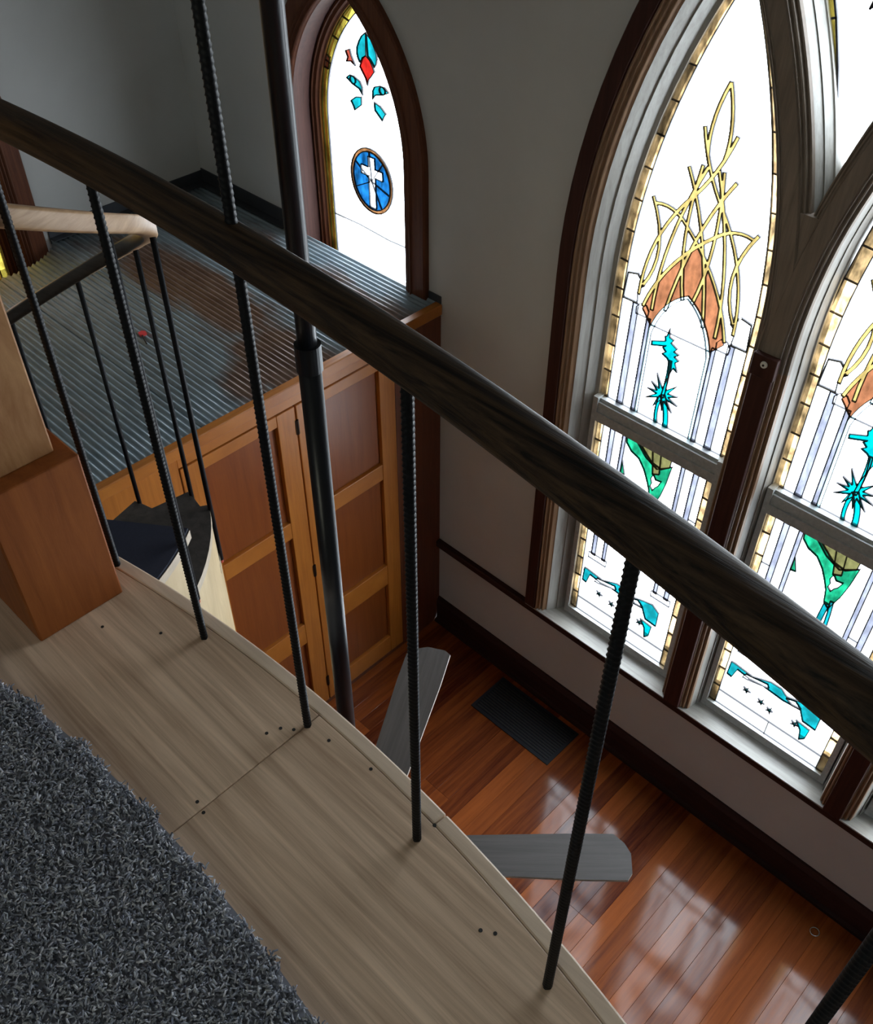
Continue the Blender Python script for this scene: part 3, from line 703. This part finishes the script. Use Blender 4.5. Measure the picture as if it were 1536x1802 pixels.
# ------------------------------------------------------------------ newel post
post = tag(empty('newel_post', (0, 0, LOFT)), 'thick brown wooden post with a wider base block on the loft edge', 'post')
b_ = MB().box(-1.645, -1.452, .345, .537, 0, .382).build('base_block', M['post'], post); bevel(b_, .004)
b_ = MB().box(-1.615, -1.492, .375,   .510, .382, ZT-LOFT).build('shaft', M['post2'], post); bevel(b_, .004)

# ------------------------------------------------------------------ ceiling fan on a long rod
fx, fy, fz = -1.10, .825, 1.75
fan = tag(empty('ceiling_fan', (fx, fy, fz)), 'ceiling fan with grey blades hanging from a long black rod', 'ceiling fan')
MB().cyl((0, 0, .12), (0, 0, 1.70), .0200, 24).build('lower_rod', M['rod'], fan, True)
MB().cyl((0, 0, 1.68), (0, 0, ZT-fz-.06), .0166, 24).build('upper_rod', M['rod'], fan, True)
MB().cyl((0, 0, 1.662), (0, 0, 1.713), .0228, 24).build('rod_coupling', M['rod'], fan, False)
def lathe(pf, n=32): return MB().grid([[(r_*math.cos(2*PI*j/n), r_*math.sin(2*PI*j/n), z) for j in range(n)] for r_, z in pf], True)
lathe([(.001, -.09), (.06, -.085), (.075, -.06), (.10, -.045), (.105, .03), (.085, .06), (.04, .075), (.035, .13), (.001, .135)]).build('motor_housing', M['rod'], fan, True)
lathe([(.001, ZT-fz-.10), (.03, ZT-fz-.10), (.06, ZT-fz-.02), (.065, ZT-fz), (.001, ZT-fz)]).build('canopy', M['rod'], fan, True)
bl = [(.17, -.058), (.62, -.074), (.750, -.074), (.765, -.052), (.770, .010), (.756, .044), (.728, .074), (.62, .074), (.17, .058)]
bproto = iproto = None
for k, a in enumerate((43.5, 119.5, 189.5, 260.5, 331.5)):
    if k == 0:
        mbv = MB().prism(bl, -.004, .004)
        me_faces = mbv
        o = mbv.build('blade', [M['blade'], M['bladeedge']], fan)
        for p in o.data.polygons:
            if abs(p.normal.z) < .5: p.material_index = 1
        bproto = o
        iproto = MB().prism([(.09, -.016), (.25, -.030), (.27, 0), (.25, .030), (.09, .016)], -.010, -.004).build('blade_iron', M['rod'], o)
    else:
        o = copy(bproto, fan); ir = copy(iproto, o)
    o.rotation_euler = (R(-6), 0, R(a))

# ------------------------------------------------------------------ spiral staircase
sx, sy, RS = -2.24, .40, .705
st = tag(empty('spiral_staircase', (sx, sy, 0)), 'spiral staircase with dark treads and a curved wooden handrail beside the closet', 'staircase')
MB().cyl((0, 0, 0), (0, 0, 3.72), .045, 20).build('column', M['iron'], st, True)
RISE, DA = .176, 23.4
def zrail(a):
    if a < 50: return 3.447-.0064*(a-38)
    if a < 79: return 3.370-.0071*(a-50)
    return 3.164-.0078*(a-79)
for k in range(15):
    a1 = 38+DA*k; a0 = a1-(30 if k else 19); zt = 2.63-RISE*k; rr = RS if k < 3 else .675
    if zt < .1: break
    n = 8; arc_ = [(rr*math.cos(R(a0+(a1-a0)*i/n)), rr*math.sin(R(a0+(a1-a0)*i/n))) for i in range(n+1)]
    inn = [(.05*math.cos(R(a1+30)), .05*math.sin(R(a1+30))), (.05*math.cos(R(a0-30)), .05*math.sin(R(a0-30)))]
    t_ = MB().prism(arc_+inn, zt-.028, zt).build('tread', [M['tread'], M['treadedge']], st)
    for p in t_.data.polygons:
        c_ = p.center
        if abs(p.normal.z) < .5: p.material_index = 1
    if k == 0:
        pd = [(x*.994, y*.994) for x, y in arc_]+inn
        MB().prism(pd, zt, zt+.006).build('tread_pad', M['treadpad'], t_)
    ab = a1-1.5 if k else 34.0; rb = rr+.002
    zb = zt-RISE-.03 if k < 14 else 0
    MB().cyl((rb*math.cos(R(ab)), rb*math.sin(R(ab)), max(0.02, zb)), (rb*math.cos(R(ab)), rb*math.sin(R(ab)), zrail(ab)+.005), .0075, 10).build('baluster', M['iron'], st, True)
    if k < 3: MB().cyl((rb*math.cos(R(ab)), rb*math.sin(R(ab)), zb-.012), (rb*math.cos(R(ab)), rb*math.sin(R(ab)), zb), .006, 10).build('red_end_cap', M['redtip'], st)
mb = MB(); rows = []
for i in range(100):
    a = 10+i*3.4; z = zrail(a) if a > 4 else zrail(4)+(4-a)*.001
    rr = RS-.004 if a < 84 else max(.672, RS-.004-(a-84)*.002)
    rows.append([((rr+o)*math.cos(R(a)), (rr+o)*math.sin(R(a)), z+h) for o, h in ((-.017, .002), (-.014, -.003), (.014, -.003), (.019, .003), (.019, .034), (.015, .040), (-.013, .040), (-.017, .035))])
mb.grid(rows, True); mb.f += [tuple(range(8)), tuple(range(len(mb.v)-8, len(mb.v)))[::-1]]
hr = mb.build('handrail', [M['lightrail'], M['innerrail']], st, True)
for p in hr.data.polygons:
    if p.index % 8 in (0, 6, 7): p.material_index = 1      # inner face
# curved plywood skirt panels under the outer ends of the upper treads
for k in range(4):
    a1 = 38+DA*k-5; a0 = a1-DA if k else 6; zt = 2.63-RISE*k-.029; rows = []; rr = RS if k < 3 else .675
    for i in range(13):
        a = a0+(a1-a0)*i/12
        rows.append([((rr+o)*math.cos(R(a)), (rr+o)*math.sin(R(a)), z) for o, z in ((-.001, zt-.75), (-.001, zt), (-.014, zt), (-.014, zt-.75))])
    mb = MB().grid(rows, True); mb.f += [(0, 1, 2, 3), tuple(len(mb.v)-q for q in (1, 2, 3, 4))]
    mb.build('curved_skirt', M['cream'], st, False)

# ------------------------------------------------------------------ closet with corrugated metal roof
XF = -2.60; CY0 = .965
cl = tag(empty('closet', (XF, CY0, 0)), 'closet of orange panelled wood doors under a rusty corrugated metal roof', 'closet')
def cpart(mb, name, mat, parent=cl, bv=.002):
    o = mb.build(name, mat, parent, loc=(-XF, -CY0, 0)); 
    if bv: bevel(o, bv, 1)
    return o
cpart(MB().box(XL+.01, XF-.03, CY0, CY0+.03, 0, 2.06), 'side_panel', M['closetside'])
cpart(MB().box(XF-.03, XF, CY0, 1.30, 0, 2.06), 'face_board', M['doorstile'])
cpart(MB().box(XF-.03, XF, 2.405, 2.6995, 0, 2.06), 'face_board', M['closetside'])
cpart(MB().box(XF-.03, XF-.001, 1.30, 2.405, 1.995, 2.06), 'header', M['doorframe'])
cpart(MB().box(XF-.03, XF+.012, CY0, 2.695, 2.045, 2.098), 'fascia', M['doorframe'], bv=.004)
cpart(MB().box(XF-.03, XF-.001, 1.30, 2.405, 0.0, .03), 'threshold', M['closetside'])
cpart(MB().box(XL+.02, XF-.04, CY0+.04, 2.69, .0, .01), 'closet_floor', M['closetside'])
for (y0, y1) in ((1.303, 1.850), (1.857, 2.402)):
    d = empty('door', (XF, y0, 0)); d.parent = cl; d.location = (0, y0-CY0, 0)
    wd = y1-y0; F0, F1 = -.026, .004
    def dp(mb, name, mat, bv=.003):
        o = mb.build(name, mat, d); bevel(o, bv, 2); return o
    sl, sr = .092, .092
    dp(MB().box(F0, F1, 0, sl, .035, 1.99), 'stile', M['doorstile']); dp(MB().box(F0, F1, wd-sr, wd, .035, 1.99), 'stile', M['doorstile'])
    for z0, z1 in ((1.935, 1.99), (1.312, 1.405), (.585, .725), (.035, .16)): dp(MB().box(F0, F1-.001, sl, wd-sr, z0, z1), 'rail', M['doorframe'])
    for z0, z1 in ((1.405, 1.935), (.725, 1.312), (.16, .585)): dp(MB().box(F0, F1-.020, sl, wd-sr, z0, z1), 'panel', M['doorpanel'])
    if y0 > 1.8:
        for z in (1.85, 1.0, .16): dp(MB().box(F1-.002, F1+.004, -.012, .004, z, z+.072).cyl((F1+.003, -.004, z), (F1+.003, -.004, z+.072), .005, 8), 'hinge', M['hinge'], .0005)
# corrugated sheets, ridges running away from the doors
P_, AMP, ZR = .0262, .0048, 2.088
def notch_x(y):      # the sheets are cut round the window beside them
    if y > 1.80: return XL+.002
    if y > 1.50: return XL+.18*math.sqrt(max(0, 1-((y-1.50)/.30)**2))**1.2+.002
    return XL+.18
y = CY0-.03; sheets = [(CY0-.03, 1.47), (1.45, 1.94), (1.92, 2.41), (2.39, 2.698)]
for si, (y0, y1) in enumerate(sheets):
    rows = []; n = int((y1-y0)/P_*8)
    for i in range(n+1):
        y = y0+(y1-y0)*i/n; x0 = notch_x(y)
        z = ZR+AMP*math.cos(2*PI*(y-CY0)/P_)+.002*(si % 2)
        rows.append([(x0+(XF+.006-x0)*k/6, y, z) for k in range(7)])
    mb = MB().grid(rows)
    o = mb.build('corrugated_sheet', M['corr'], cl, True, loc=(-XF, -CY0, 0))
    md = o.modifiers.new('solid', 'SOLIDIFY'); md.thickness = .0012; md.offset = -1
fl_ = M['vent']
M['flash'] = plain('dark_flashing', (.055, .06, .07), .5, .4)
def flash(mb): cpart(mb, 'flashing', M['flash'], bv=0)
yw = YW
flash(MB().box(XL, CX1-.482, yw-.006, yw, 2.06, 2.165).box(XL, CX1-.482, yw-.05, yw-.005, ZR+.006, ZR+.010))
flash(MB().box(CX1+.482, XF, yw-.006, yw, 2.06, 2.130))
flash(MB().box(XL, XL+.006, 1.80, yw-.006, 2.06, 2.155).box(XL+.005, XL+.05, 1.80, yw-.05, ZR+.006, ZR+.010))

# ------------------------------------------------------------------ small things
v = tag(empty('floor_vent', (-1.775, 2.50, 0)), 'dark metal floor vent grille set in the floorboards by the baseboard', 'vent')
fr = MB().box(-.265, .265, -.13, -.112, 0, .006).box(-.265, .265, .112, .13, 0, .006).box(-.265, -.247, -.112, .112, 0, .006).box(.247, .265, -.112, .112, 0, .006)
fr.build('frame', M['vent'], v)
MB().box(-.25, .25, -.115, .115, .0003, .001).build('backing', M['black'], v)
s0 = None
for k in range(14):
    yy = -.104+k*.016
    if s0 is None: s0 = MB().box(-.25, .25, -.0035, .0035, .0008, .005).build('slat', M['vent'], v, loc=(0, yy, 0))
    else: copy(s0, v, (0, yy, 0))
n = 28; rows = []
for i in range(n):
    a = 2*PI*i/n; rows.append([((.020+.0028*math.cos(2*PI*j/8))*math.cos(a), (.020+.0028*math.cos(2*PI*j/8))*math.sin(a), .0029+.0028*math.sin(2*PI*j/8)) for j in range(8)])
rows.append(rows[0])
tag(MB().grid(rows, True).build('metal_ring', M['ringm'], None, True, (-.108, 2.549, 0)), 'small bright metal ring lying on the floorboards near the baseboard', 'ring')
rc = tag(empty('plastic_tag', (-3.325, 1.645, ZR+AMP)), 'small red plastic tag with a dark stem lying on the metal roof', 'tag')
MB().prism([(-.014, -.012), (.004, -.016), (.016, -.006), (.014, .012), (-.004, .016), (-.016, .006)], 0, .010).build('head', M['red'], rc)
MB().cyl((.010, -.008, .004), (.075, -.030, .004), .0035, 8).build('stem', M['black'], rc)
